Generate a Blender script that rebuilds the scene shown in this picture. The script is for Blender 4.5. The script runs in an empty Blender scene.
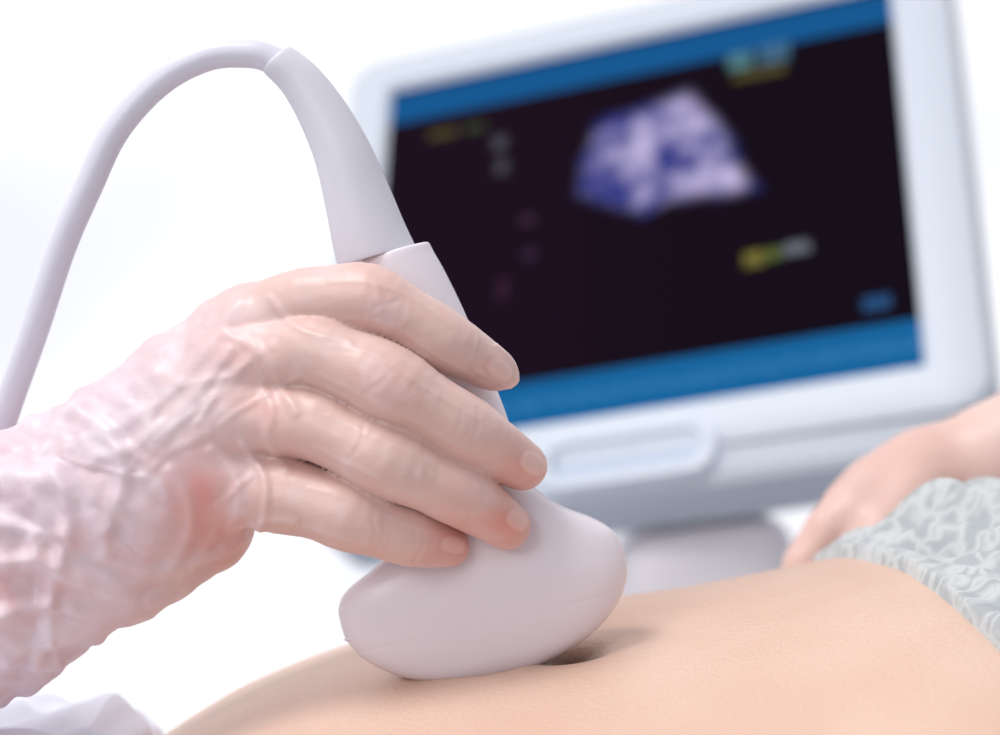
import bpy, math, random
import numpy as np
from mathutils import Vector, Matrix, noise

random.seed(11); np.random.seed(7)
scene = bpy.context.scene
S = 0.00024          # metres per design unit
D = 2083.0           # camera distance in design units
H = 1.05             # height of the work area above the floor
T = math.radians(10.75)
cT, sT = math.cos(T), math.sin(T)

def lin(r, g, b):
    f = lambda c: (c/255/12.92) if c/255 <= 0.04045 else ((c/255+0.055)/1.055)**2.4
    return (f(r), f(g), f(b), 1.0)

def pt(px, py, d=0.0):
    k = (D+d)/D
    return np.array([(px-500)*k, d, (367.5-py)*k])

def toW(P):
    P = np.asarray(P, float)
    out = np.empty_like(P)
    out[..., 0] = (P[..., 0]*cT + P[..., 2]*sT)*S
    out[..., 1] = P[..., 1]*S
    out[..., 2] = (-P[..., 0]*sT + P[..., 2]*cT)*S + H
    return out
def fromW(W):
    W = np.asarray(W, float)
    x = W[0]/S; z = (W[2]-H)/S
    return np.array([x*cT-z*sT, W[1]/S, x*sT+z*cT])

# ------------------------------------------------------------------ helpers
def mesh_obj(name, verts, faces, mat=None, parent=None, smooth=True, cols=None):
    me = bpy.data.meshes.new(name)
    me.from_pydata([tuple(v) for v in np.asarray(verts).tolist()], [], [tuple(f) for f in faces])
    me.update()
    ob = bpy.data.objects.new(name, me)
    scene.collection.objects.link(ob)
    if smooth:
        me.polygons.foreach_set("use_smooth", [True]*len(me.polygons))
    if mat: me.materials.append(mat)
    if parent: ob.parent = parent
    if cols is not None:
        a = me.color_attributes.new("Col", 'FLOAT_COLOR', 'POINT')
        c = np.ones((len(verts), 4), np.float32); c[:, :3] = cols
        a.data.foreach_set("color", c.ravel())
    return ob

def empty(name, loc=(0, 0, 0)):
    e = bpy.data.objects.new(name, None); e.location = loc
    e.empty_display_size = 0.05
    scene.collection.objects.link(e); return e

def parent_keep(ob, par):
    bpy.context.view_layer.update()
    ob.parent = par; ob.matrix_parent_inverse = par.matrix_world.inverted()

def grid_faces(nu, nv, wrap_v=True, flip=False):
    f = []
    for i in range(nu-1):
        for j in range(nv if wrap_v else nv-1):
            a = i*nv+j; b = i*nv+(j+1) % nv; c = (i+1)*nv+(j+1) % nv; d = (i+1)*nv+j
            f.append((a, d, c, b) if flip else (a, b, c, d))
    return f

def box(name, lo, hi, mat, parent=None, bev=0.0, seg=3):
    x0, y0, z0 = lo; x1, y1, z1 = hi
    c = Vector(((x0+x1)/2, (y0+y1)/2, (z0+z1)/2))
    v = [(x, y, z) for x in (x0-c.x, x1-c.x) for y in (y0-c.y, y1-c.y) for z in (z0-c.z, z1-c.z)]
    f = [(0, 1, 3, 2), (4, 6, 7, 5), (0, 4, 5, 1), (2, 3, 7, 6), (0, 2, 6, 4), (1, 5, 7, 3)]
    ob = mesh_obj(name, v, f, mat, None, smooth=False)
    ob.location = c
    if parent: parent_keep(ob, parent)
    if bev > 0:
        m = ob.modifiers.new("bev", 'BEVEL'); m.width = bev; m.segments = seg
        m.limit_method = 'NONE'
        ob.data.polygons.foreach_set("use_smooth", [True]*6)
        ob.modifiers.new("wn", 'WEIGHTED_NORMAL')
    return ob

def catmull(K, n):
    K = np.asarray(K, float)
    m = len(K)
    P = np.vstack([2*K[0]-K[1], K, 2*K[-1]-K[-2]])
    out = []
    for t in np.linspace(0, m-1, n):
        i = min(int(t), m-2); u = t-i
        p0, p1, p2, p3 = P[i], P[i+1], P[i+2], P[i+3]
        out.append(0.5*((2*p1)+(-p0+p2)*u+(2*p0-5*p1+4*p2-p3)*u*u+(-p0+3*p1-3*p2+p3)*u**3))
    return np.array(out)
def sstep(a): a = np.clip(a, 0, 1); return a*a*(3-2*a)

# ------------------------------------------------------------------ materials
def principled(name, col, rough=0.5, **kw):
    m = bpy.data.materials.new(name); m.use_nodes = True
    nt = m.node_tree; b = nt.nodes["Principled BSDF"]
    b.inputs["Base Color"].default_value = col
    b.inputs["Roughness"].default_value = rough
    for k, v in kw.items():
        b.inputs[k.replace("_", " ")].default_value = v
    return m, nt, b

def add_bump(nt, b, scale, strength, dist=0.001, detail=4, stretch=None):
    tc = nt.nodes.new("ShaderNodeTexCoord")
    src = tc.outputs['Object']
    if stretch:
        mp = nt.nodes.new("ShaderNodeMapping"); mp.inputs["Scale"].default_value = stretch[0]
        mp.inputs["Rotation"].default_value = stretch[1]
        nt.links.new(src, mp.inputs[0]); src = mp.outputs[0]
    n = nt.nodes.new("ShaderNodeTexNoise"); n.inputs["Scale"].default_value = scale
    n.inputs["Detail"].default_value = detail
    nt.links.new(src, n.inputs["Vector"])
    bp = nt.nodes.new("ShaderNodeBump"); bp.inputs["Strength"].default_value = strength
    bp.inputs["Distance"].default_value = dist
    nt.links.new(n.outputs[0], bp.inputs["Height"])
    nt.links.new(bp.outputs[0], b.inputs["Normal"])
    return n

def color_noise(nt, b, c1, c2, scale, detail=3):
    tc = nt.nodes.new("ShaderNodeTexCoord")
    n = nt.nodes.new("ShaderNodeTexNoise"); n.inputs["Scale"].default_value = scale; n.inputs["Detail"].default_value = detail
    r = nt.nodes.new("ShaderNodeValToRGB")
    r.color_ramp.elements[0].position = 0.35; r.color_ramp.elements[0].color = c1
    r.color_ramp.elements[1].position = 0.65; r.color_ramp.elements[1].color = c2
    nt.links.new(tc.outputs["Object"], n.inputs["Vector"])
    nt.links.new(n.outputs[0], r.inputs[0]); nt.links.new(r.outputs[0], b.inputs["Base Color"])

m_glove, nt, b = principled("glove_latex", lin(225, 200, 196), 0.48, Coat_Weight=0.22, Coat_Roughness=0.3, Subsurface_Weight=0.1, Subsurface_Scale=0.003)
b.inputs["Subsurface Radius"].default_value = (1, 0.4, 0.3)
b.inputs["Sheen Weight"].default_value = 0.12; b.inputs["Sheen Roughness"].default_value = 0.4
a = nt.nodes.new("ShaderNodeAttribute"); a.attribute_name = "Col"
nt.links.new(a.outputs["Color"], b.inputs["Base Color"])
add_bump(nt, b, 150, 0.38, 0.0007, 4, stretch=((0.3, 1, 1.4), (0, -0.55, 0)))

m_skin, nt, b = principled("skin", lin(228, 192, 168), 0.38, Subsurface_Weight=0.12, Subsurface_Scale=0.005)
b.inputs["Subsurface Radius"].default_value = (1, 0.5, 0.35)
a = nt.nodes.new("ShaderNodeAttribute"); a.attribute_name = "Col"
nt.links.new(a.outputs["Color"], b.inputs["Base Color"])
add_bump(nt, b, 700, 0.6, 0.0006, 5)
m_arm, nt, b = principled("arm_skin", lin(232, 186, 170), 0.45, Subsurface_Weight=0.15, Subsurface_Scale=0.005)
b.inputs["Subsurface Radius"].default_value = (1, 0.5, 0.35)
color_noise(nt, b, lin(222, 184, 172), lin(230, 200, 190), 20)

m_probe, nt, b = principled("probe_plastic", lin(232, 225, 232), 0.33)
add_bump(nt, b, 1500, 0.05, 0.0002)
m_relief, nt, b = principled("strain_relief_rubber", lin(214, 213, 223), 0.45)
m_cable, nt, b = principled("cable_rubber", lin(216, 214, 226), 0.4)
m_bezel, nt, b = principled("monitor_plastic", lin(220, 228, 238), 0.45)
m_bezel2, nt, b = principled("monitor_plastic_grey", lin(200, 207, 218), 0.5)
m_recess, nt, b = principled("handle_recess", lin(196, 208, 226), 0.5)
m_column, nt, b = principled("cart_plastic", lin(242, 235, 239), 0.5)
m_dark, nt, b = principled("dark_rubber", lin(60, 62, 68), 0.6)
m_key, nt, b = principled("keys", lin(120, 126, 138), 0.5)
m_wall, nt, b = principled("wall_paint", lin(240, 242, 246), 0.8)
m_floor, nt, b = principled("vinyl_floor", lin(205, 208, 212), 0.4)
color_noise(nt, b, lin(198, 202, 208), lin(214, 216, 220), 3)
m_frame, nt, b = principled("window_frame_white", lin(244, 245, 250), 0.5)
m_bed, nt, b = principled("bed_vinyl", lin(196, 210, 222), 0.5)
m_steel, nt, b = principled("bed_steel", lin(190, 192, 196), 0.3, Metallic=0.9)
m_sheet, nt, b = principled("white_linen", lin(228, 229, 240), 0.8)
add_bump(nt, b, 60, 0.4, 0.003, 3)
m_coat, nt, b = principled("coat_cotton", lin(240, 242, 248), 0.8)

m_cloth, nt, b = principled("patterned_cotton", lin(190, 196, 197), 1.0)
b.inputs["Specular IOR Level"].default_value = 0.1
tc = nt.nodes.new("ShaderNodeTexCoord")
n0 = nt.nodes.new("ShaderNodeTexNoise"); n0.inputs["Scale"].default_value = 70; n0.inputs["Detail"].default_value = 2
add = nt.nodes.new("ShaderNodeVectorMath"); add.operation = 'MULTIPLY_ADD'
add.inputs[1].default_value = (0.025, 0.025, 0.025)
nt.links.new(tc.outputs["Object"], n0.inputs["Vector"])
nt.links.new(n0.outputs["Color"], add.inputs[0]); nt.links.new(tc.outputs["Object"], add.inputs[2])
vo = nt.nodes.new("ShaderNodeTexVoronoi"); vo.feature = 'DISTANCE_TO_EDGE'; vo.inputs["Scale"].default_value = 100
nt.links.new(add.outputs[0], vo.inputs["Vector"])
rp = nt.nodes.new("ShaderNodeValToRGB")
rp.color_ramp.elements[0].position = 0.02; rp.color_ramp.elements[0].color = lin(200, 203, 203)
rp.color_ramp.elements[1].position = 0.22; rp.color_ramp.elements[1].color = lin(174, 179, 181)
nt.links.new(vo.outputs["Distance"], rp.inputs[0]); nt.links.new(rp.outputs[0], b.inputs["Base Color"])
add_bump(nt, b, 40, 0.4, 0.005, 2)

m_screen = bpy.data.materials.new("lcd_screen"); m_screen.use_nodes = True
nt = m_screen.node_tree; b = nt.nodes["Principled BSDF"]
b.inputs["Base Color"].default_value = (0.003, 0.003, 0.004, 1); b.inputs["Roughness"].default_value = 0.6
b.inputs["Specular IOR Level"].default_value = 0.0
a = nt.nodes.new("ShaderNodeAttribute"); a.attribute_name = "Col"
nt.links.new(a.outputs["Color"], b.inputs["Emission Color"]); b.inputs["Emission Strength"].default_value = 1.0

# ------------------------------------------------------------------ SDF tools
class SDF:
    def __init__(s, lo, hi, vox):
        s.lo = np.array(lo, float); s.vox = vox
        s.n = (np.ceil((np.array(hi)-s.lo)/vox)).astype(int)
        s.v = np.full(s.n, 60.0, np.float32)
    def boxof(s, pts, pad):
        P = np.array([p[:3] for p in pts]); R = max(p[3] for p in pts)+pad
        a = np.clip(((P.min(0)-R-s.lo)/s.vox).astype(int), 0, s.n-1)
        c = np.clip(((P.max(0)+R-s.lo)/s.vox).astype(int)+2, 1, s.n)
        return tuple(slice(a[i], c[i]) for i in range(3))
    def coords(s, sl):
        ax = [s.lo[i]+s.vox*np.arange(sl[i].start, sl[i].stop, dtype=np.float32) for i in range(3)]
        return ax[0][:, None, None], ax[1][None, :, None], ax[2][None, None, :]

def smin(a, b, k):
    h = np.maximum(k-np.abs(a-b), 0)/k
    return np.minimum(a, b)-h*h*k*0.25

def cone(X, Y, Z, a, b, flat=1.0):
    ab = b[:3]-a[:3]; L = max(float(ab@ab), 1e-6)
    t = np.clip(((X-a[0])*ab[0]+(Y-a[1])*ab[1]+(Z-a[2])*ab[2])/L, 0, 1)
    dx = X-(a[0]+t*ab[0]); dy = (Y-(a[1]+t*ab[1]))*flat; dz = Z-(a[2]+t*ab[2])
    return np.sqrt(dx*dx+dy*dy+dz*dz)-(a[3]+t*(b[3]-a[3]))

def chain_pts(L):
    return [np.array([*pt(px, py, d), r*(D+d)/D]) for px, py, d, r in L]

def add_chain(sdf, sl, pts, k, flat=1.0):
    X, Y, Z = sdf.coords(sl)
    f = None
    for a, b in zip(pts[:-1], pts[1:]):
        c = cone(X, Y, Z, a, b, flat)
        f = c if f is None else (smin(f, c, k) if k > 0 else np.minimum(f, c))
    return f

def surface_nets(vol, lo, vox):
    ins = vol < 0
    nx, ny, nz = vol.shape
    c8 = [ins[i:nx-1+i, j:ny-1+j, k:nz-1+k] for i in (0, 1) for j in (0, 1) for k in (0, 1)]
    act = np.logical_or.reduce(c8) & ~np.logical_and.reduce(c8)
    idx = np.argwhere(act)
    vid = -np.ones(act.shape, np.int64); vid[act] = np.arange(len(idx))
    I, J, K = idx.T
    acc = np.zeros((len(idx), 3)); cnt = np.zeros(len(idx))
    corners = [(i, j, k) for i in (0, 1) for j in (0, 1) for k in (0, 1)]
    for p in range(8):
        for q in range(p+1, 8):
            A, B = corners[p], corners[q]
            if sum(abs(A[t]-B[t]) for t in range(3)) != 1: continue
            va = vol[I+A[0], J+A[1], K+A[2]]; vb = vol[I+B[0], J+B[1], K+B[2]]
            m = (va < 0) != (vb < 0)
            t = np.where(m, va/np.where(m, va-vb, 1), 0)
            P = np.array(A)[None]+t[:, None]*(np.array(B)-np.array(A))[None]
            acc[m] += P[m]; cnt[m] += 1
    V = lo+(idx+acc/cnt[:, None])*vox
    F = []
    for ax in range(3):
        o1, o2 = [(1, 2), (2, 0), (0, 1)][ax]
        sa = [slice(None)]*3; sb = [slice(None)]*3
        sa[ax] = slice(0, -1); sb[ax] = slice(1, None)
        A = ins[tuple(sa)]; B = ins[tuple(sb)]
        e = np.argwhere(A != B)
        e = e[(e[:, o1] > 0) & (e[:, o2] > 0) & (e[:, o1] < vol.shape[o1]-1) & (e[:, o2] < vol.shape[o2]-1)]
        s_in = A[tuple(e.T)]
        def cell(u, v):
            q = e.copy(); q[:, o1] -= u; q[:, o2] -= v
            return vid[tuple(q.T)]
        quad = np.stack([cell(1, 1), cell(0, 1), cell(0, 0), cell(1, 0)], 1)
        quad[~s_in] = quad[~s_in][:, ::-1]
        F.append(quad)
    return V, np.vstack(F)

def laplace(V, F, it, lam=0.5):
    E = np.vstack([F[:, [0, 1]], F[:, [1, 2]], F[:, [2, 3]], F[:, [3, 0]]])
    n = len(V); deg = np.bincount(E.ravel(), minlength=n).astype(float)
    for _ in range(it):
        A = np.zeros_like(V)
        for c in range(3):
            A[:, c] = np.bincount(E[:, 0], V[E[:, 1], c], n)+np.bincount(E[:, 1], V[E[:, 0], c], n)
        V = V+lam*(A/deg[:, None]-V)
    return V

def normals(V, F):
    N = np.zeros_like(V)
    fn = np.cross(V[F[:, 2]]-V[F[:, 0]], V[F[:, 3]]-V[F[:, 1]])
    for c in range(4):
        for k in range(3):
            N[:, k] += np.bincount(F[:, c], fn[:, k], len(V))
    return N/np.maximum(np.linalg.norm(N, axis=1, keepdims=True), 1e-9)

# ------------------------------------------------------------------ MONITOR POSE (rectangle of real screen size, tilted back)
km = 2.4
corners_px = np.array([[390, 86], [890, -11], [923, 364], [416, 456]], float)
wc = np.array([1, 1, 2, 2, 2, 2, 0.2, 1.6])
def corners3(p):
    x, y, z, ry, rx, rz, hh = p
    hw = 612.0
    R = np.array(Matrix.Rotation(ry, 3, 'Y') @ Matrix.Rotation(rz, 3, 'Z') @ Matrix.Rotation(rx, 3, 'X'))
    return np.array([x, y, z]), R, hw, hh
def proj(p):
    C, R, hw, hh = corners3(p)
    o = []
    for sx_, sz_ in ((-1, 1), (1, 1), (1, -1), (-1, -1)):
        P = C+R @ np.array([sx_*hw, 18, sz_*hh])
        k = (D+P[1])/D
        o += [P[0]/k+500, 367.5-P[2]/k]
    return np.array(o)
best = None
for rx0, rz0 in ((-0.3, -0.2), (-0.15, -0.3), (-0.3, 0.0)):
    p = np.array([(656-500)*km, D*(km-1), (367.5-222)*km, -T, rx0, rz0, 470.0])
    pri = p.copy(); wpri = np.array([0, 0.0, 0, 0.5, 0.5, 0.5, 0.002])
    for it in range(300):
        r = np.concatenate([(proj(p)-corners_px.ravel())*wc, (p-pri)*wpri])
        J = np.zeros((len(r), 7))
        for i in range(7):
            e = np.zeros(7); e[i] = 1e-4 if 3 <= i <= 5 else 0.1
            r2 = np.concatenate([(proj(p+e)-corners_px.ravel())*wc, (p+e-pri)*wpri]); J[:, i] = (r2-r)/e[i]
        p = p-np.linalg.solve(J.T @ J+1e-5*np.eye(7), J.T @ r)*0.4
    c_ = float((r**2).sum())
    if p[4] < 0.1 and (best is None or c_ < best[0]): best = (c_, p)
if best is None: best = (0, p)
p = best[1]
Cm, Rm, hwm, hhm = corners3(p)
q = 2*hwm*S/511.0
HV = hhm/(hwm/255.5)
Rroll = np.array([[cT, 0, sT], [0, 1, 0], [-sT, 0, cT]])
RW = Rroll @ Rm
M = Matrix(RW.tolist()).to_4x4(); M.translation = Vector(toW(Cm))

# ------------------------------------------------------------------ PROBE
probe = empty("ultrasound_probe", tuple(toW(pt(482, 585, 0))))
c0 = np.array([482.0, 585.0]); Ax = np.array([0.229, 0.973]); Wx = np.array([0.973, -0.229])
def hs(s, hw, hd, sh=0.0, e=2.9):
    c = c0+Ax*s+Wx*sh
    return [c[0], c[1], hw, hd, 13.2, e, s]
sec = [hs(93, 3, 4), hs(92, 22, 14), hs(88, 48, 24), hs(81, 73, 31), hs(72, 95, 36), hs(61, 113, 39), hs(48, 128, 42), hs(35, 138, 44),
       hs(20, 144.5, 46), hs(4, 146, 47), hs(-12, 144, 46.5), hs(-26, 135, 45, 3), hs(-41, 112, 43.5, 10), hs(-58, 87, 42, 10), hs(-78, 69, 40, 8, 2.6), hs(-105, 57, 38, 3, 2.4),
       [463, 440, 49, 36, 15, 2.3, -150], [450, 390, 44, 34, 17, 2.3, -200], [428, 325, 39, 33, 18, 2.2, -260], [410, 283, 37, 33, 17, 2.2, -300], [400, 262, 35.5, 32.5, 16, 2.2, -325], [396.5, 253, 34.5, 31.5, 16, 2.2, -333], [396, 251, 32, 29, 16, 2.2, -335]]
K = catmull(sec, 240)
def loft(K, nv=96, cap=True):
    V = []
    for r in K:
        cx, cy, hw, hd, ang, e = r[:6]
        C = pt(cx, cy, 0); a = math.radians(ang)
        W = np.array([math.cos(a), 0, math.sin(a)])
        for j in range(nv):
            th = 2*math.pi*j/nv
            c, s = math.cos(th), math.sin(th)
            u = math.copysign(abs(c)**(2/e), c); v = math.copysign(abs(s)**(2/e), s)
            V.append(C+W*hw*u+np.array([0, hd*v, 0]))
    F = grid_faces(len(K), nv)
    if cap:
        F.append(tuple(range(nv))[::-1]); F.append(tuple((len(K)-1)*nv+j for j in range(nv)))
    return np.array(V), F
for r in K:
    g = math.exp(-((r[6]-34)/1.6)**2)
    r[2] = max(r[2]-0.5*g, 1); r[3] = max(r[3]-0.35*g, 1)
V, F = loft(K)
ob = mesh_obj("probe_housing", toW(V), F, m_probe); parent_keep(ob, probe)
rs = [[377, 257, 38, 30, 15.5, 2.1, 0], [376, 255, 40, 32, 15.5, 2.1, 0], [368, 232, 37.5, 31.5, 16, 2.1, 0], [357, 196, 33.5, 30, 17.5, 2.0, 0], [342, 152, 29, 28, 22, 2, 0], [322, 112, 25, 24, 29, 2, 0], [300, 80, 21.5, 21, 36, 2, 0], [279, 61, 19, 19, 42, 2, 0], [275, 59, 15, 15, 43, 2, 0]]
V, F = loft(catmull(rs, 90), 48)
ob = mesh_obj("strain_relief", toW(V), F, m_relief); parent_keep(ob, probe)
bpy.ops.mesh.primitive_uv_sphere_add(segments=24, ring_count=12)
nb = bpy.context.object; nb.name = "orientation_mark"; nb.scale = (9*S, 4*S, 3*S); nb.location = toW(pt(353, 638, -18)); nb.data.materials.append(m_probe)
bpy.ops.object.shade_smooth(); parent_keep(nb, probe)

Bt = -HV*q-52*q
cc = M @ Vector((28*q, 125*q, Bt-20*q))
cx, cy, cz = cc
cab = [(-420, 760, 420), (-250, 720, 330), (-110, 640, 230), (-30, 520, 160), (-3, 440, 110), (12, 395, 85), (35, 330, 60), (62, 248, 40), (88, 188, 25), (116, 130, 15), (160, 82, 8), (208, 57, 3), (250, 54, 0), (272, 60, 0), (285, 68, 0)]
ctrl = [fromW((cx-0.19, cy+0.1, 0.5)), fromW((cx-0.32, cy+0.1, 0.5)), fromW((cx-0.5, cy-0.2, 0.42)), fromW((-0.42, 0.62, 0.55)), fromW((-0.42, 0.36, 0.85))]+[pt(*c) for c in cab]
CK = catmull(ctrl, 240)
cu = bpy.data.curves.new("probe_cable", 'CURVE'); cu.dimensions = '3D'; cu.bevel_depth = 14.2*S; cu.bevel_resolution = 8
sp = cu.splines.new('POLY'); sp.points.add(len(CK)-1)
for p_, c in zip(sp.points, toW(CK)): p_.co = (*c, 1)
sp.use_smooth = True
ob = bpy.data.objects.new("probe_cable", cu); scene.collection.objects.link(ob); cu.materials.append(m_cable); parent_keep(ob, probe)

# ------------------------------------------------------------------ GLOVED HAND
lo = (-860, -190, -480); hi = (90, 190, 170)
sd = SDF(lo, hi, 2.3)
palm = [
    ([(-260, 690, 60, 118), (-100, 625, 30, 120), (0, 568, 8, 118), (70, 530, 0, 106)], 40, 1.25),
    ([(60, 530, 0, 102), (120, 490, 0, 92)], 40, 1.25),
    ([(110, 470, 0, 70), (180, 395, -8, 64), (248, 334, -22, 44)], 30, 1.0),
    ([(110, 490, -12, 75), (180, 430, -30, 60), (240, 365, -48, 41)], 30, 1.0),
    ([(110, 515, -10, 75), (170, 470, -28, 60), (232, 420, -52, 41)], 30, 1.0),
    ([(110, 535, 0, 76), (160, 510, -12, 64), (208, 482, -38, 46)], 30, 1.0),
    ([(110, 545, 25, 66), (160, 535, 28, 60), (205, 525, 18, 50)], 30, 1.0),
    ([(150, 450, 40, 70), (230, 420, 30, 50)], 30, 1.0),
    ([(250, 335, -20, 28), (375, 343, -42, 21)], 10, 1.0),
    ([(250, 395, -25, 28), (375, 426, -48, 21)], 10, 1.0),
    ([(240, 460, -25, 28), (365, 492, -44, 20)], 10, 1.0),
]
for L, k, fl in palm:
    P = chain_pts(L); sl = sd.boxof(P, 45)
    f = add_chain(sd, sl, P, 0, fl)
    sd.v[sl] = smin(sd.v[sl], f, k)
Pv = sd.v.copy()
def dense(L, n=4): 
    return catmull(L, (len(L)-1)*n+1)
fingers = [
    [(236, 338, -20, 43), (296, 307, -52, 37), (332, 300, -66, 33.5), (368, 299, -77, 35.5), (405, 316, -79, 31), (443, 340, -75, 31), (470, 355, -63, 27), (493, 368, -50, 22.5), (509, 377, -42, 11)],
    [(232, 368, -40, 41), (308, 352, -76, 38), (348, 364, -92, 36.5), (390, 384, -105, 39.5), (430, 408, -102, 34), (466, 430, -93, 34.5), (500, 452, -75, 29), (522, 466, -54, 25)],
    [(225, 415, -45, 41), (306, 422, -78, 38), (348, 440, -92, 36), (390, 461, -103, 38.5), (428, 480, -98, 32.5), (459, 494, -89, 32.5), (487, 512, -71, 28), (507, 526, -54, 24)],
    [(208, 478, -35, 44), (280, 494, -64, 39), (316, 503, -77, 35.5), (350, 515, -85, 37), (380, 526, -81, 31.5), (407, 535, -74, 31), (430, 542, -62, 26), (448, 546, -50, 21)],
    [(150, 450, 60, 52), (250, 420, 95, 40), (330, 400, 92, 34), (385, 410, 74, 31), (440, 440, 66, 27)],
]
for L in fingers:
    P = chain_pts(dense(L)); sl = sd.boxof(P, 30)
    f = add_chain(sd, sl, P, 0)
    h = smin(Pv[sl], f, 22)
    sd.v[sl] = smin(sd.v[sl], h, 1.5)
V, F = surface_nets(sd.v, sd.lo, sd.vox)
V = laplace(V, F, 3)
N = normals(V, F)
kk = (D+V[:, 1])/D
PX = V[:, 0]/kk+500; PY = 367.5-V[:, 2]/kk

def seg_dist(px, py, poly):
    best = np.full(len(px), 1e9)
    for (x0, y0), (x1, y1) in zip(poly[:-1], poly[1:]):
        dx, dy = x1-x0, y1-y0; L = dx*dx+dy*dy+1e-9
        t = np.clip(((px-x0)*dx+(py-y0)*dy)/L, 0, 1)
        best = np.minimum(best, np.hypot(px-x0-t*dx, py-y0-t*dy))
    return best

folds = [
    ([(-30, 480), (40, 478), (85, 505), (105, 550)], 8, 12), ([(45, 450), (66, 490), (66, 540), (48, 600)], 7, 10),
    ([(-40, 570), (30, 562), (90, 585), (150, 605), (210, 588)], 10, 11), ([(-20, 620), (40, 606), (100, 618), (150, 618)], 9, 10),
    ([(-10, 668), (40, 645), (100, 636)], 8, 10), ([(0, 525), (35, 532), (70, 562), (120, 582), (180, 575)], 5, 8),
    ([(25, 690), (48, 640), (50, 590), (32, 540)], 6, 9),
    ([(80, 412), (112, 440), (122, 480), (108, 530)], 5, 9), ([(100, 560), (150, 572), (205, 560), (245, 540)], 4.5, 6),
    ([(90, 462), (140, 442), (190, 400), (228, 350)], 3.2, 8), ([(110, 430), (160, 400), (205, 350), (240, 300)], 2.8, 8),
    ([(228, 335), (260, 352), (282, 388), (296, 412)], 2.4, 6),
    ([(262, 385), (272, 412), (268, 440), (285, 468)], 2.2, 5.5), ([(243, 445), (262, 472), (266, 505), (258, 535)], 3.4, 5),
    ([(170, 470), (190, 505), (185, 545), (165, 580)], 3.5, 7), ([(212, 450), (235, 475), (238, 510), (225, 545)], 3, 6.5),
    ([(270, 298), (290, 322), (315, 335), (350, 342)], 1.8, 4.2),
    ([(180, 385), (230, 375), (270, 345)], 2.0, 6), ([(205, 562), (235, 537), (265, 522), (295, 522)], 2.5, 4.2),
    ([(150, 600), (190, 572), (215, 535)], 3.5, 6),
    ([(330, 282), (370, 283), (415, 300), (450, 325)], 0.8, 3), ([(345, 318), (390, 325), (430, 352), (470, 375)], 0.8, 3),
    ([(330, 345), (375, 355), (420, 385), (480, 420)], 0.8, 3), ([(320, 375), (370, 400), (420, 425), (470, 452)], 1.0, 3),
    ([(330, 415), (380, 440), (430, 462), (480, 490)], 0.8, 3), ([(315, 448), (370, 475), (420, 498)], 1.0, 3),
    ([(310, 488), (360, 503), (410, 524), (440, 533)], 0.8, 3), ([(290, 525), (340, 538), (400, 552)], 1.0, 3),
    ([(497, 345), (512, 358), (520, 372)], 2.0, 2.6), ([(478, 372), (496, 382), (512, 388)], 1.4, 2.6),
]
for _ in range(26):
    x = random.uniform(-10, 225); tt = x/260
    y = random.uniform(440-140*tt, 660-130*tt)
    ang = random.gauss(0.35, 0.4) if x < 110 else random.gauss(-0.7, 0.22)
    poly = [(x, y)]; L = random.uniform(45, 100)
    for i in range(4):
        ang += random.gauss(0, 0.08); x += math.cos(ang)*L/4; y += math.sin(ang)*L/4
        poly.append((x, y))
    folds.append((poly, random.uniform(0.6, 1.5), random.uniform(3.4, 6)))
for _ in range(34):
    L_ = fingers[random.randrange(4)]; K_ = dense(L_); c_ = K_[random.randrange(8, len(K_)-6)]
    ang = 2.0+random.gauss(0, 0.35); h_ = random.uniform(8, 22); ox = random.uniform(-10, 10)
    ca_, sa__ = math.cos(ang), math.sin(ang); bx, by = c_[0], c_[1]+ox
    folds.append(([(bx-ca_*h_, by-sa__*h_), (bx+3, by), (bx+ca_*h_, by+sa__*h_)], random.uniform(-1.1, 0.7), random.uniform(2.2, 3.4)))
front = np.clip((0.35-N[:, 1])/0.5, 0, 1)
disp = np.zeros(len(V)); ridge = np.zeros(len(V))
for poly, amp, w in folds:
    pa = np.array(poly)
    if len(poly) > 2: poly = [tuple(c_) for c_ in catmull(pa, 4*len(poly))]
    m = (PX > pa[:, 0].min()-5*w) & (PX < pa[:, 0].max()+5*w) & (PY > pa[:, 1].min()-5*w) & (PY < pa[:, 1].max()+5*w)
    ii = np.where(m)[0]
    dd = seg_dist(PX[ii], PY[ii], poly)
    g = np.exp(-(dd/w)**2)
    disp[ii] += amp*(g-0.45*np.exp(-(dd/(2.1*w))**2))
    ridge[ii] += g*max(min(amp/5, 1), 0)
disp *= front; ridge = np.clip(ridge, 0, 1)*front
nz = np.array([noise.fractal(Vector((v[0]*0.016, v[1]*0.018, v[2]*0.016)), 1.0, 2.0, 3) for v in V])
nz2 = np.array([noise.noise(Vector(((v[0]*0.8-v[2]*0.6)*0.018, v[1]*0.03, (v[0]*0.6+v[2]*0.8)*0.05))) for v in V])
nz3 = np.array([noise.fractal(Vector((v[0]*0.03, v[1]*0.03+7, v[2]*0.03)), 1.0, 2.0, 3) for v in V])
cuff = np.clip((170-PX)/170, 0, 1)
hnd = np.clip((300-PX)/120, 0, 1)
disp += nz*(1.2+8*cuff) + nz2*(0.6+1.6*hnd+7*cuff)
V2 = V+N*disp[:, None]
L3 = lambda *c: np.array(lin(*c)[:3])
c_f = L3(221, 187, 179); c_w = L3(222, 202, 209); c_r = L3(220, 136, 124); c_white = L3(240, 231, 238); c_b = L3(211, 176, 163)
tw = np.clip((270-PX)/150, 0, 1)[:, None]
col = c_f*(1-tw)+c_w*tw
def mix(g, c):
    global col
    g = np.clip(g, 0, 1)[:, None]; col = col*(1-g)+c*g
for cx_, cy_, r, st in [(320, 380, 50, .4), (300, 500, 45, .5), (430, 330, 40, .3), (430, 420, 40, .3), (400, 470, 40, .3)]:
    mix(st*np.exp(-((PX-cx_)**2+(PY-cy_)**2)/r**2), c_b)
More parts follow.
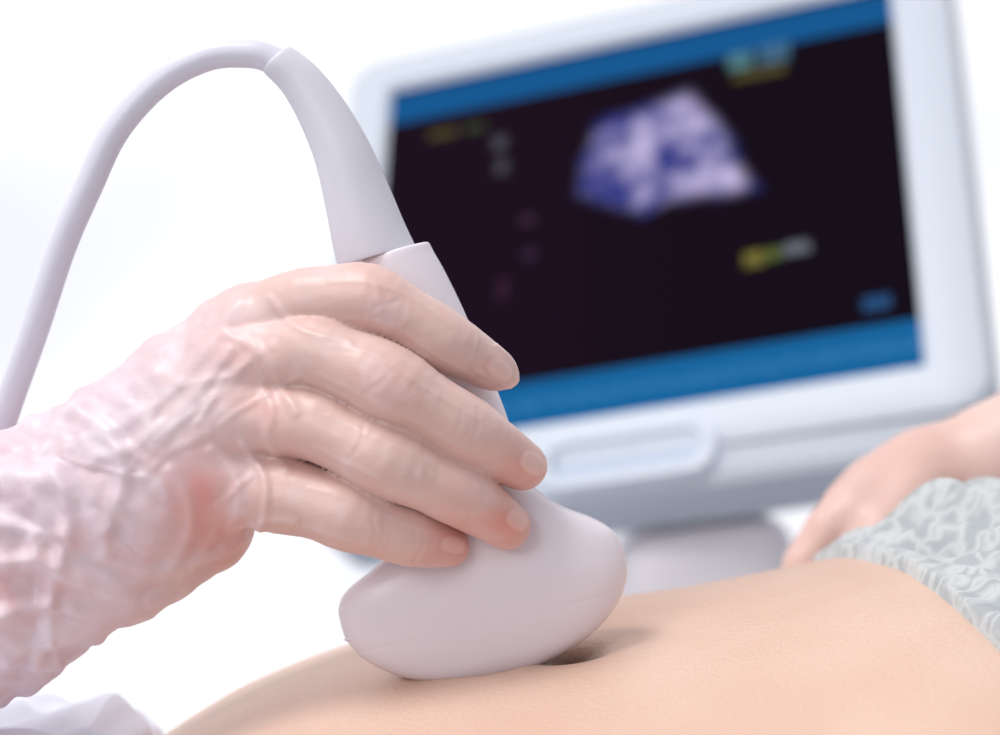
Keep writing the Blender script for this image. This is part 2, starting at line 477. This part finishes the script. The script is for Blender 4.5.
for cx_, cy_, r, st in [(205, 492, 40, .8), (238, 345, 26, .35), (262, 408, 18, .35), (215, 545, 30, .45), (60, 560, 45, .35), (0, 590, 30, .45), (130, 560, 26, .3), (520, 470, 28, .45), (508, 525, 28, .6), (452, 545, 24, .55), (462, 490, 20, .2), (390, 385, 30, .22), (366, 295, 28, .2), (300, 455, 28, .2), (150, 470, 28, .2), (498, 372, 18, .2)]:
    mix(st*np.exp(-((PX-cx_)**2+(PY-cy_)**2)/r**2)*(0.75+0.6*nz), c_r)
mix(0.30*sstep((nz3-0.05)/0.5)*np.clip((320-PX)/140, 0.4, 1), c_white)
mix(0.08*sstep((-nz3-0.1)/0.5)*np.clip((320-PX)/140, 0.2, 1), c_r)
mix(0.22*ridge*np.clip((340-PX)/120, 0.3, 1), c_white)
for nx_, ny_, a_, b_, ang in [(500, 370, 14, 10, 32), (533, 464, 14, 11, 38), (517, 520, 13, 10, 45), (453, 545, 13, 9, 10)]:
    ca, sa_ = math.cos(math.radians(ang)), math.sin(math.radians(ang))
    u = ((PX-nx_)*ca+(PY-ny_)*sa_)/a_; v = (-(PX-nx_)*sa_+(PY-ny_)*ca)/b_
    r = (np.abs(u)**2.6+np.abs(v)**2.6)**(1/2.6)
    fr = front*(N[:, 1] < 0.2)
    mix(0.34*sstep((1.1-r)/0.4)*fr, L3(242, 216, 210))
    mix(0.16*np.exp(-((r-1.1)/0.16)**2)*fr, L3(200, 128, 118))
    V2 += N*(0.9*sstep((1.1-r)/0.4)*fr)[:, None]
hand = empty("gloved_hand", tuple(toW(pt(150, 470, 0))))
ob = mesh_obj("glove_and_hand", toW(V2), F.tolist(), m_glove, cols=col); parent_keep(ob, hand)
V = []; nv = 64; path = catmull([pt(-120, 636, 32), pt(-220, 675, 30), pt(-420, 745, 0), pt(-700, 830, -120), pt(-1100, 900, -320)], 60)
for i, c in enumerate(path):
    r = 128+0.4*i+(6*math.sin(i*0.9)); tdir = path[min(i+1, 59)]-path[max(i-1, 0)]; tdir /= np.linalg.norm(tdir)
    b1 = np.cross(tdir, [0, 1, 0]); b1 /= np.linalg.norm(b1); b2 = np.cross(tdir, b1)
    for j in range(nv):
        th = 2*math.pi*j/nv; qq = r+5*math.sin(3*th+i*0.3)
        V.append(c+b1*qq*math.cos(th)+b2*qq*math.sin(th)*0.95)
Fc = grid_faces(60, nv)+[tuple(range(nv))[::-1], tuple(59*nv+j for j in range(nv))]
ob = mesh_obj("coat_sleeve", toW(V), Fc, m_coat); parent_keep(ob, hand)

# ------------------------------------------------------------------ PATIENT TORSO
RY, RZ, DC = 720.0, 380.0, 200.0
kr = (D+DC)/D
cpx = np.array([-1300, -700, -300, 0, 100, 165, 230, 300, 350, 480, 600, 700, 780, 850, 900, 950, 1000, 1100, 1500, 2000, 2600.])
cpy = np.array([1110, 1000, 915, 838, 785, 736, 696, 667, 650, 624, 607, 594, 578, 563, 558, 560, 566, 562, 490, 400, 290.])
fx = np.linspace(-2000, 2400, 2201)
fz = np.interp(fx, (cpx-500)*kr, (367.5-cpy)*kr)
ker = np.exp(-(np.arange(-40, 41)/15.0)**2); ker /= ker.sum()
fz = np.convolve(np.pad(fz, 40, mode='edge'), ker, mode='valid')
def zr(x): return np.interp(x, fx, fz)
def surf(x, th, off=0):
    d = DC+(RY+off)*np.cos(th); z = zr(x)-RZ+(RZ+off)*np.sin(th)
    return d, z
xs = np.concatenate([np.linspace(-1900, -520, 60)[:-1], np.linspace(-520, 560, 400), np.linspace(560, 2300, 60)[1:]])
th = np.concatenate([np.linspace(0.25*math.pi, 0.85*math.pi, 340, endpoint=False), np.linspace(0.85*math.pi, 2.25*math.pi, 80, endpoint=False)])
Xg, Tg = np.meshgrid(xs, th, indexing='ij')
Dg, Zg = surf(Xg, Tg)
top = np.sin(Tg) > 0
ss = np.array([s_[6] for s_ in sec[:9]]); hw_ = np.array([s_[2] for s_ in sec[:9]])
Lx = np.concatenate([(c0[0]+Ax[0]*ss-Wx[0]*hw_)[::-1], (c0[0]+Ax[0]*ss+Wx[0]*hw_)])-500
Lz = 367.5-np.concatenate([(c0[1]+Ax[1]*ss-Wx[1]*hw_)[::-1], (c0[1]+Ax[1]*ss+Wx[1]*hw_)])
zb = np.interp(Xg, Lx, Lz, left=999, right=999)+8
w = np.exp(-(np.abs(Dg)/54)**4)*top
Zg = Zg-np.maximum(Zg-zb, 0)*w
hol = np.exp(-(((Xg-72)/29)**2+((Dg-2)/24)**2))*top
Zg -= 29*hol
VV = np.stack([Xg, Dg, Zg], -1).reshape(-1, 3)
nv = len(th)
cs = np.zeros((VV.shape[0], 3)); cs[:] = L3(221, 184, 162)
nn = np.array([noise.fractal(Vector((v[0]*0.006, v[1]*0.006, v[2]*0.006)), 1, 2, 3) for v in VV])
g = np.clip(0.5+nn, 0, 1)[:, None]*0.6; cs = cs*(1-g)+L3(228, 196, 177)*g
g = np.clip(hol.reshape(-1)*1.2, 0, 1)[:, None]**1.1*0.88; cs = cs*(1-g)+L3(94, 60, 50)*g  # gap shadow at the probe's right end painted brown into the skin colour
Ft = grid_faces(len(xs), nv, flip=True)+[tuple(range(nv)), tuple((len(xs)-1)*nv+j for j in range(nv))[::-1]]
patient = empty("patient", tuple(toW(np.array([300, DC, -500]))))
VW = toW(VV)
torso_min = float(VW[:, 2].min())
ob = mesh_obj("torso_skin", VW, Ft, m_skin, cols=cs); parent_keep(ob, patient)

sa = SDF((330, 360, -420), (1500, 1000, 260), 6)
P = chain_pts([(1380, 250, 560, 72), (1120, 395, 600, 64), (1000, 458, 610, 55), (925, 476, 610, 46), (885, 498, 610, 44)])
sl = sa.boxof(P, 40); sa.v[sl] = smin(sa.v[sl], add_chain(sa, sl, P, 20), 20)
for dd in (-45, 0, 45):
    P = chain_pts([(900, 490, 610+dd*.5, 36), (852, 512, 600+dd, 30)])
    sl = sa.boxof(P, 40); sa.v[sl] = smin(sa.v[sl], add_chain(sa, sl, P, 20), 25)
Pv = sa.v.copy()
for i, dd in enumerate((-62, -22, 20, 60)):
    P = chain_pts([(860, 510, 600+dd*.8, 26), (828, 528, 600+dd, 22), (803, 563, 595+dd, 20), (795-4*(i % 2), 600, 590+dd, 17)])
    sl = sa.boxof(P, 30); h = smin(Pv[sl], add_chain(sa, sl, P, 6), 15); sa.v[sl] = smin(sa.v[sl], h, 3)
P = chain_pts([(915, 490, 560, 30), (880, 530, 520, 25), (860, 560, 500, 20)])
sl = sa.boxof(P, 30); sa.v[sl] = smin(sa.v[sl], add_chain(sa, sl, P, 6), 15)
V, F = surface_nets(sa.v, sa.lo, sa.vox); V = laplace(V, F, 4)
ob = mesh_obj("patient_forearm_and_hand", toW(V), F.tolist(), m_arm); parent_keep(ob, patient)

# ------------------------------------------------------------------ GARMENT
def shell(name, xs, th, fn, mat):
    Xg, Tg = np.meshgrid(xs, th, indexing='ij')
    X2, off = fn(Xg, Tg)
    Dg, Zg = surf(X2, Tg, off)
    VV = np.stack([X2, Dg, Zg], -1).reshape(-1, 3)
    return mesh_obj(name, toW(VV), grid_faces(len(xs), len(th), wrap_v=False, flip=True), mat)
def nfield(X, Y, sx, sy, seed):
    return np.array([noise.noise(Vector((a*sx, b_*sy, seed))) for a, b_ in zip(X.ravel(), Y.ravel())]).reshape(X.shape)
def garment(Xg, Tg):
    d = DC+RY*np.cos(Tg)
    hem = np.interp(d, [-500, -200, -100, 0, 100, 190, 300, 450, 700], [520, 464, 446, 432, 420, 402, 390, 384, 380])
    X2 = hem+Xg
    s = Xg
    n1 = nfield(Xg+d*0.7, d, 0.011, 0.004, 1.0); n2 = nfield(Xg*1.0+d*0.5, d, 0.03, 0.012, 5.0)
    env = sstep(s/220)
    off = -6+22*sstep(s/8)+64*env*np.interp(d, [-300, 0, 200, 400], [.35, .6, 1, 1.05])+n1*38*sstep(s/80)+n2*28*sstep(s/40)
    return X2, off
ob = shell("patterned_garment", np.concatenate([np.linspace(0, 400, 160), np.linspace(410, 1500, 60)]), np.linspace(0.05*math.pi, 1.02*math.pi, 300), garment, m_cloth)
parent_keep(ob, patient)

def sheet(Xg, Tg):
    d = DC+RY*np.cos(Tg)
    edge = -382-0.10*np.abs(d-60)+12*np.sin(d*0.03)
    X2 = edge-Xg
    n1 = nfield(Xg, d, 0.012, 0.012, 9.0); n2 = nfield(Xg, d, 0.03, 0.02, 3.0)
    off = 2+62*np.sqrt(np.clip(Xg/40, 0, 1))+66*sstep(Xg/170)+n1*26*sstep(Xg/60)+n2*10*sstep(Xg/30)
    return X2, off
shell("white_sheet", np.concatenate([np.linspace(0, 60, 50), np.linspace(62, 300, 80), np.linspace(310, 1300, 50)]), np.linspace(0.02*math.pi, 1.02*math.pi, 240)[::-1], sheet, m_sheet)

# ------------------------------------------------------------------ EXAM BED
bed = empty("examination_bed", (0, 0.05, 0))
bed_top = torso_min
box("mattress", (-0.9, -0.22, bed_top-0.09), (0.95, 0.36, bed_top), m_bed, bed, 0.02)
box("bed_frame", (-0.88, -0.20, bed_top-0.14), (0.93, 0.34, bed_top-0.092), m_steel, bed, 0.006)
for i, (x, y) in enumerate([(-0.8, -0.16), (-0.8, 0.3), (0.85, -0.16), (0.85, 0.3)]):
    box("leg_%d" % (i+1), (x-0.02, y-0.02, 0), (x+0.02, y+0.02, bed_top-0.135), m_steel, bed, 0.004)

# ------------------------------------------------------------------ ULTRASOUND MACHINE
mach = empty("ultrasound_machine"); mach.matrix_world = Matrix.Translation((M.translation.x, M.translation.y+0.15, 0.0))
hu, hv = 255.5*q, HV*q
def rrect(x0, x1, z0, z1, r, n=10):
    P = []
    for ax_, az_, a0 in ((x1-r, z1-r, 0), (x0+r, z1-r, 90), (x0+r, z0+r, 180), (x1-r, z0+r, 270)):
        for i in range(n+1):
            a = math.radians(a0+90*i/n); P.append((ax_+r*math.cos(a), az_+r*math.sin(a)))
    return P
def ring_loft(name, rings, mat, M, parent, cap0=False, cap1=False):
    V = []; n = len(rings[0][0])
    for R, y in rings: V += [(x, y, z) for x, z in R]
    F = grid_faces(len(rings), n, flip=False)
    if cap0: F.append(tuple(range(n))[::-1])
    if cap1: F.append(tuple((len(rings)-1)*n+j for j in range(n)))
    ob = mesh_obj(name, V, F, mat); ob.matrix_world = M; parent_keep(ob, parent)
    es = ob.modifiers.new("es", 'EDGE_SPLIT'); es.split_angle = math.radians(35)
    return ob
L, R_, Tp = -306*q, 312*q, hv+48*q
ins = lambda e, r: rrect(L+e, R_-e, Bt+e, Tp-e, r)
ring_loft("monitor_bezel", [
    (rrect(-hu, hu, -hv, hv, 2*q), 8*q), (rrect(-hu-5*q, hu+5*q, -hv-5*q, hv+5*q, 5*q), 0.0),
    (ins(14*q, 24*q), -2*q), (ins(4*q, 32*q), 4*q), (ins(0, 36*q), 16*q), (ins(0, 36*q), 60*q)], m_bezel, M, mach)
ring_loft("monitor_back", [(ins(0, 36*q), 60*q), (ins(20*q, 40*q), 90*q), (ins(90*q, 60*q), 150*q), (ins(110*q, 50*q), 156*q)], m_bezel2, M, mach, cap1=True)
def chin(e, z1): return rrect(L+6*q+e, R_-6*q-e, Bt-34*q+e*.6, z1, 30*q)
ring_loft("monitor_chin", [(chin(16*q, Bt+30*q), 6*q), (chin(4*q, Bt+36*q), 12*q), (chin(0, Bt+40*q), 26*q), (chin(2*q, Bt+40*q), 70*q), (chin(40*q, Bt+40*q), 110*q)], m_bezel2, M, mach, cap0=True, cap1=True)
ring_loft("monitor_grip", [(rrect(-85*q, 80*q, Bt-28*q, Bt+30*q, 24*q), 8*q), (rrect(-82*q, 77*q, Bt-25*q, Bt+27*q, 22*q), -8*q), (rrect(-72*q, 67*q, Bt-16*q, Bt+18*q, 16*q), -9*q), (rrect(-68*q, 63*q, Bt-12*q, Bt+14*q, 12*q), 4*q)], m_bezel, M, mach)
ring_loft("monitor_grip_recess", [(rrect(-69*q, 64*q, Bt-13*q, Bt+15*q, 12*q), 3*q), (rrect(-30*q, 20*q, Bt-2*q, Bt+3*q, 1*q), 4*q)], m_recess, M, mach, cap1=True)

nu_, nv_ = 380, 290
UU, VVv = np.meshgrid(np.linspace(-1, 1, nu_), np.linspace(-1, 1, nv_), indexing='ij')
X = UU*255.5; Z = VVv*HV
def scr(px, py):
    o = np.array([0, -D, 0.0]); dv = np.array([px-500, D, 367.5-py])
    n = Rm @ np.array([0, 1, 0]); t = ((Cm-o)@n)/(dv@n); P = o+dv*t
    l = Rm.T @ (P-Cm); return l[[0, 2]]/(hwm/255.5)
img = np.zeros(X.shape+(3,)); img[:] = L3(17, 6, 18)
gx = sstep((120-X)/300)[..., None]; img = img*(1-gx*0.6)+L3(30, 12, 28)*gx*0.6
blue = L3(20, 100, 158); blue2 = L3(18, 88, 146)
def put(mask, c):
    global img
    mm = np.clip(mask, 0, 1)[..., None]; img = img*(1-mm)+np.array(c)*mm
zt = HV
put((Z > zt-44).astype(float), blue2); put((Z > zt-8).astype(float), L3(20, 60, 110))
put((Z < -zt+48).astype(float), blue)
nA = nfield(X, Z, 0.02, 0.02, 2.0); nB = nfield(X, Z, 0.045, 0.045, 4.0); nC = nfield(X, Z, 0.25, 0.25, 6.0)
put((np.abs(Z+zt-24) < 5)*0.35*(nC > 0), L3(90, 160, 210))
poly = np.array([scr(*c) for c in [(690, 78), (704, 92), (733, 130), (760, 184), (735, 196), (700, 197), (670, 203), (640, 216), (605, 206), (568, 194), (572, 160), (586, 125), (605, 109), (640, 98), (668, 86)]])
def poly_sd(x, y, P):
    d = np.full(x.shape, 1e9); s = np.ones(x.shape)
    n = len(P)
    for i in range(n):
        a = P[i]; b_ = P[(i+1) % n]; e = b_-a; wx = x-a[0]; wy = y-a[1]
        t = np.clip((wx*e[0]+wy*e[1])/(e@e), 0, 1)
        d = np.minimum(d, (wx-e[0]*t)**2+(wy-e[1]*t)**2)
        c1 = y >= a[1]; c2 = y < b_[1]; c3 = e[0]*wy > e[1]*wx
        fl = (c1 & c2 & c3) | (~c1 & ~c2 & ~c3); s = np.where(fl, -s, s)
    return s*np.sqrt(d)
sdp = poly_sd(X, Z, poly)+6*nB+3*nA
fan = sstep((2-sdp)/20)
def gl(px, py, sx_, sy_):
    c = scr(px, py); return np.exp(-(((X-c[0])/sx_)**2+((Z-c[1])/sy_)**2))
lum = 0.12+0.62*gl(690, 125, 40, 30)+0.5*gl(715, 175, 42, 18)+0.42*gl(640, 165, 18, 32)+0.28*gl(612, 128, 22, 14)-0.45*gl(664, 156, 11, 18)-0.3*gl(592, 176, 18, 18)-0.3*gl(735, 150, 14, 10)-0.3*gl(690, 150, 10, 8)
lum = np.clip(lum+0.3*nA+0.6*nB+0.35*nC, 0, 1)
fcol = L3(52, 58, 132)[None, None]*(1-lum[..., None])+L3(208, 196, 236)[None, None]*lum[..., None]
img = img*(1-fan[..., None])+fcol*fan[..., None]
def rect(px, py, w, h, c, st=1.0):
    r = scr(px, py)
    mm = sstep((w/2-np.abs(X-r[0]))/4+0.5)*sstep((h/2-np.abs(Z-r[1]))/3+0.5)
    put(mm*st*(0.5+0.5*(nC > -0.05)), c)
yel = L3(150, 140, 66); whi = L3(150, 156, 172)
rect(440, 129, 30, 8, yel, .4); rect(472, 123, 22, 7, L3(110, 140, 80), .35)
rect(738, 56, 24, 20, L3(110, 170, 180), .6); rect(772, 48, 30, 24, L3(90, 140, 175), .6); rect(757, 68, 52, 9, yel, .4)
rect(497, 138, 13, 16, whi, .3); rect(499, 162, 13, 18, whi, .22); rect(525, 215, 14, 10, L3(120, 80, 110), .3); rect(527, 250, 14, 10, L3(120, 80, 130), .25)
rect(752, 254, 18, 16, yel, .75); rect(772, 249, 14, 12, L3(130, 150, 70), .6); rect(795, 243, 24, 13, whi, .55); rect(875, 298, 24, 14, L3(50, 105, 165), .7)
rect(500, 285, 10, 24, L3(120, 70, 110), .2)
SV = np.stack([X*q, np.full(X.shape, 7.5*q), Z*q], -1).reshape(-1, 3)
ob = mesh_obj("monitor_screen", SV, grid_faces(nu_, nv_, wrap_v=False), m_screen, smooth=False, cols=img.reshape(-1, 3)); ob.matrix_world = M; parent_keep(ob, mach)

box("column", (cx-80*q, cy-0.03, 0.70), (cx+80*q, cy+0.06, cz+0.01), m_column, mach, 0.02, 5)
box("console", (cx-0.24, cy-0.14, 0.66), (cx+0.24, cy+0.22, 0.74), m_bezel, mach, 0.025, 5)
for r in range(3):
    for c in range(9):
        x = cx-0.18+c*0.04; y = cy-0.125+r*0.028
        box("key_%d_%d" % (r, c), (x, y, 0.738), (x+0.03, y+0.02, 0.746), m_key, mach, 0.002, 2)
box("cabinet", (cx-0.20, cy-0.02, 0.12), (cx+0.20, cy+0.34, 0.665), m_column, mach, 0.03, 5)
box("base", (cx-0.26, cy-0.12, 0.07), (cx+0.26, cy+0.40, 0.13), m_bezel2, mach, 0.02, 5)
for i, (x, y) in enumerate([(-0.2, -0.06), (0.2, -0.06), (-0.2, 0.34), (0.2, 0.34)]):
    bpy.ops.mesh.primitive_cylinder_add(vertices=32, radius=0.038, depth=0.03, location=(cx+x, cy+y, 0.038), rotation=(0, math.pi/2, 0))
    wv = bpy.context.object; wv.name = "wheel_%d" % (i+1); wv.data.materials.append(m_dark); parent_keep(wv, mach)

# ------------------------------------------------------------------ ROOM
box("floor", (-3.2, -2.2, -0.05), (3.2, 2.85, 0), m_floor)
yb = 2.7
wall = empty("wall_back", (0, yb, 0))
box("wall_below_sill", (-3.2, yb, 0), (3.2, yb+0.15, 0.2), m_wall, wall)
box("wall_above_window", (-3.2, yb, 2.45), (3.2, yb+0.15, 2.7), m_wall, wall)
box("wall_end_a", (-3.2, yb, 0.2), (-2.2, yb+0.15, 2.45), m_wall, wall)
box("wall_end_b", (2.2, yb, 0.2), (3.2, yb+0.15, 2.45), m_wall, wall)
win = empty("window_1", (0, yb, 0.2))
for i, x in enumerate((-2.2, -1.15, 1.15, 2.14)):
    box("mullion_%d" % i, (x, yb+0.03, 0.2), (x+0.06, yb+0.10, 2.45), m_frame, win, 0.006)
box("frame_bottom", (-2.2, yb+0.03, 0.2), (2.2, yb+0.10, 0.26), m_frame, win, 0.006)
box("frame_top", (-2.2, yb+0.03, 2.39), (2.2, yb+0.10, 2.45), m_frame, win, 0.006)
box("sill", (-2.25, yb-0.12, 0.175), (2.25, yb+0.03, 0.202), m_frame, win, 0.006)
box("baseboard_back", (-3.2, yb-0.015, 0), (3.2, yb, 0.09), m_frame)

# ------------------------------------------------------------------ WORLD + LIGHTS
w = bpy.data.worlds.new("World"); scene.world = w; w.use_nodes = True
nt = w.node_tree; bg = nt.nodes["Background"]
tc = nt.nodes.new("ShaderNodeTexCoord"); sx = nt.nodes.new("ShaderNodeSeparateXYZ")
nt.links.new(tc.outputs["Generated"], sx.inputs[0])
mr = nt.nodes.new("ShaderNodeMapRange"); mr.inputs["From Min"].default_value = -0.4; mr.inputs["From Max"].default_value = 0.7
nt.links.new(sx.outputs["Y"], mr.inputs[0])
rp = nt.nodes.new("ShaderNodeValToRGB")
rp.color_ramp.elements[0].color = (0.36, 0.36, 0.39, 1); rp.color_ramp.elements[1].color = (1.0, 1.0, 1.03, 1)
nt.links.new(mr.outputs[0], rp.inputs[0])
cn = nt.nodes.new("ShaderNodeTexNoise"); cn.inputs["Scale"].default_value = 5.0; cn.inputs["Detail"].default_value = 1.0
nt.links.new(tc.outputs["Generated"], cn.inputs["Vector"])
cr = nt.nodes.new("ShaderNodeValToRGB")
cr.color_ramp.elements[0].position = 0.3; cr.color_ramp.elements[0].color = (0.84, 0.85, 0.9, 1)
cr.color_ramp.elements[1].position = 0.5; cr.color_ramp.elements[1].color = (1, 1, 1, 1)
nt.links.new(cn.outputs[0], cr.inputs[0])
mx = nt.nodes.new("ShaderNodeMix"); mx.data_type = 'RGBA'; mx.blend_type = 'MULTIPLY'; mx.inputs[0].default_value = 1
nt.links.new(rp.outputs[0], mx.inputs[6]); nt.links.new(cr.outputs[0], mx.inputs[7])
nt.links.new(mx.outputs[2], bg.inputs["Color"])
bg.inputs["Strength"].default_value = 1.1

def area(name, loc, tgt, size, e, col=(1, 1, 1)):
    l = bpy.data.lights.new(name, 'AREA'); l.size = size; l.energy = e; l.color = col
    o = bpy.data.objects.new(name, l); o.location = loc
    o.rotation_euler = (Vector(tgt)-Vector(loc)).to_track_quat('-Z', 'Y').to_euler()
    scene.collection.objects.link(o)
area("added_top_light", (-0.3, -0.35, 2.3), (-0.02, 0, 1.0), 0.5, 12.5, (1, 0.985, 0.985))  # unseen overhead area light added to brighten hand and belly, no fixture
area("added_key_light", (-0.7, -1.3, 1.8), (0, 0, 1.0), 0.7, 8, (1, 0.985, 0.98))  # unseen key light added from front left to give the hand form

# ------------------------------------------------------------------ CAMERA
cam = bpy.data.cameras.new("camera"); co = bpy.data.objects.new("camera", cam); scene.collection.objects.link(co)
cam.sensor_width = 36; cam.lens = 36*D/1000; cam.clip_start = 0.01
right = Vector((cT, 0, -sT)); up = Vector((sT, 0, cT)); back = Vector((0, -1, 0))
Mc = Matrix(((right.x, up.x, back.x, 0), (right.y, up.y, back.y, 0), (right.z, up.z, back.z, 0), (0, 0, 0, 1)))
Mc.translation = Vector((0, -D*S, H)); co.matrix_world = Mc
cam.dof.use_dof = True; cam.dof.focus_distance = D*S-0.012; cam.dof.aperture_fstop = 9.0
scene.camera = co
scene.view_settings.view_transform = 'Standard'
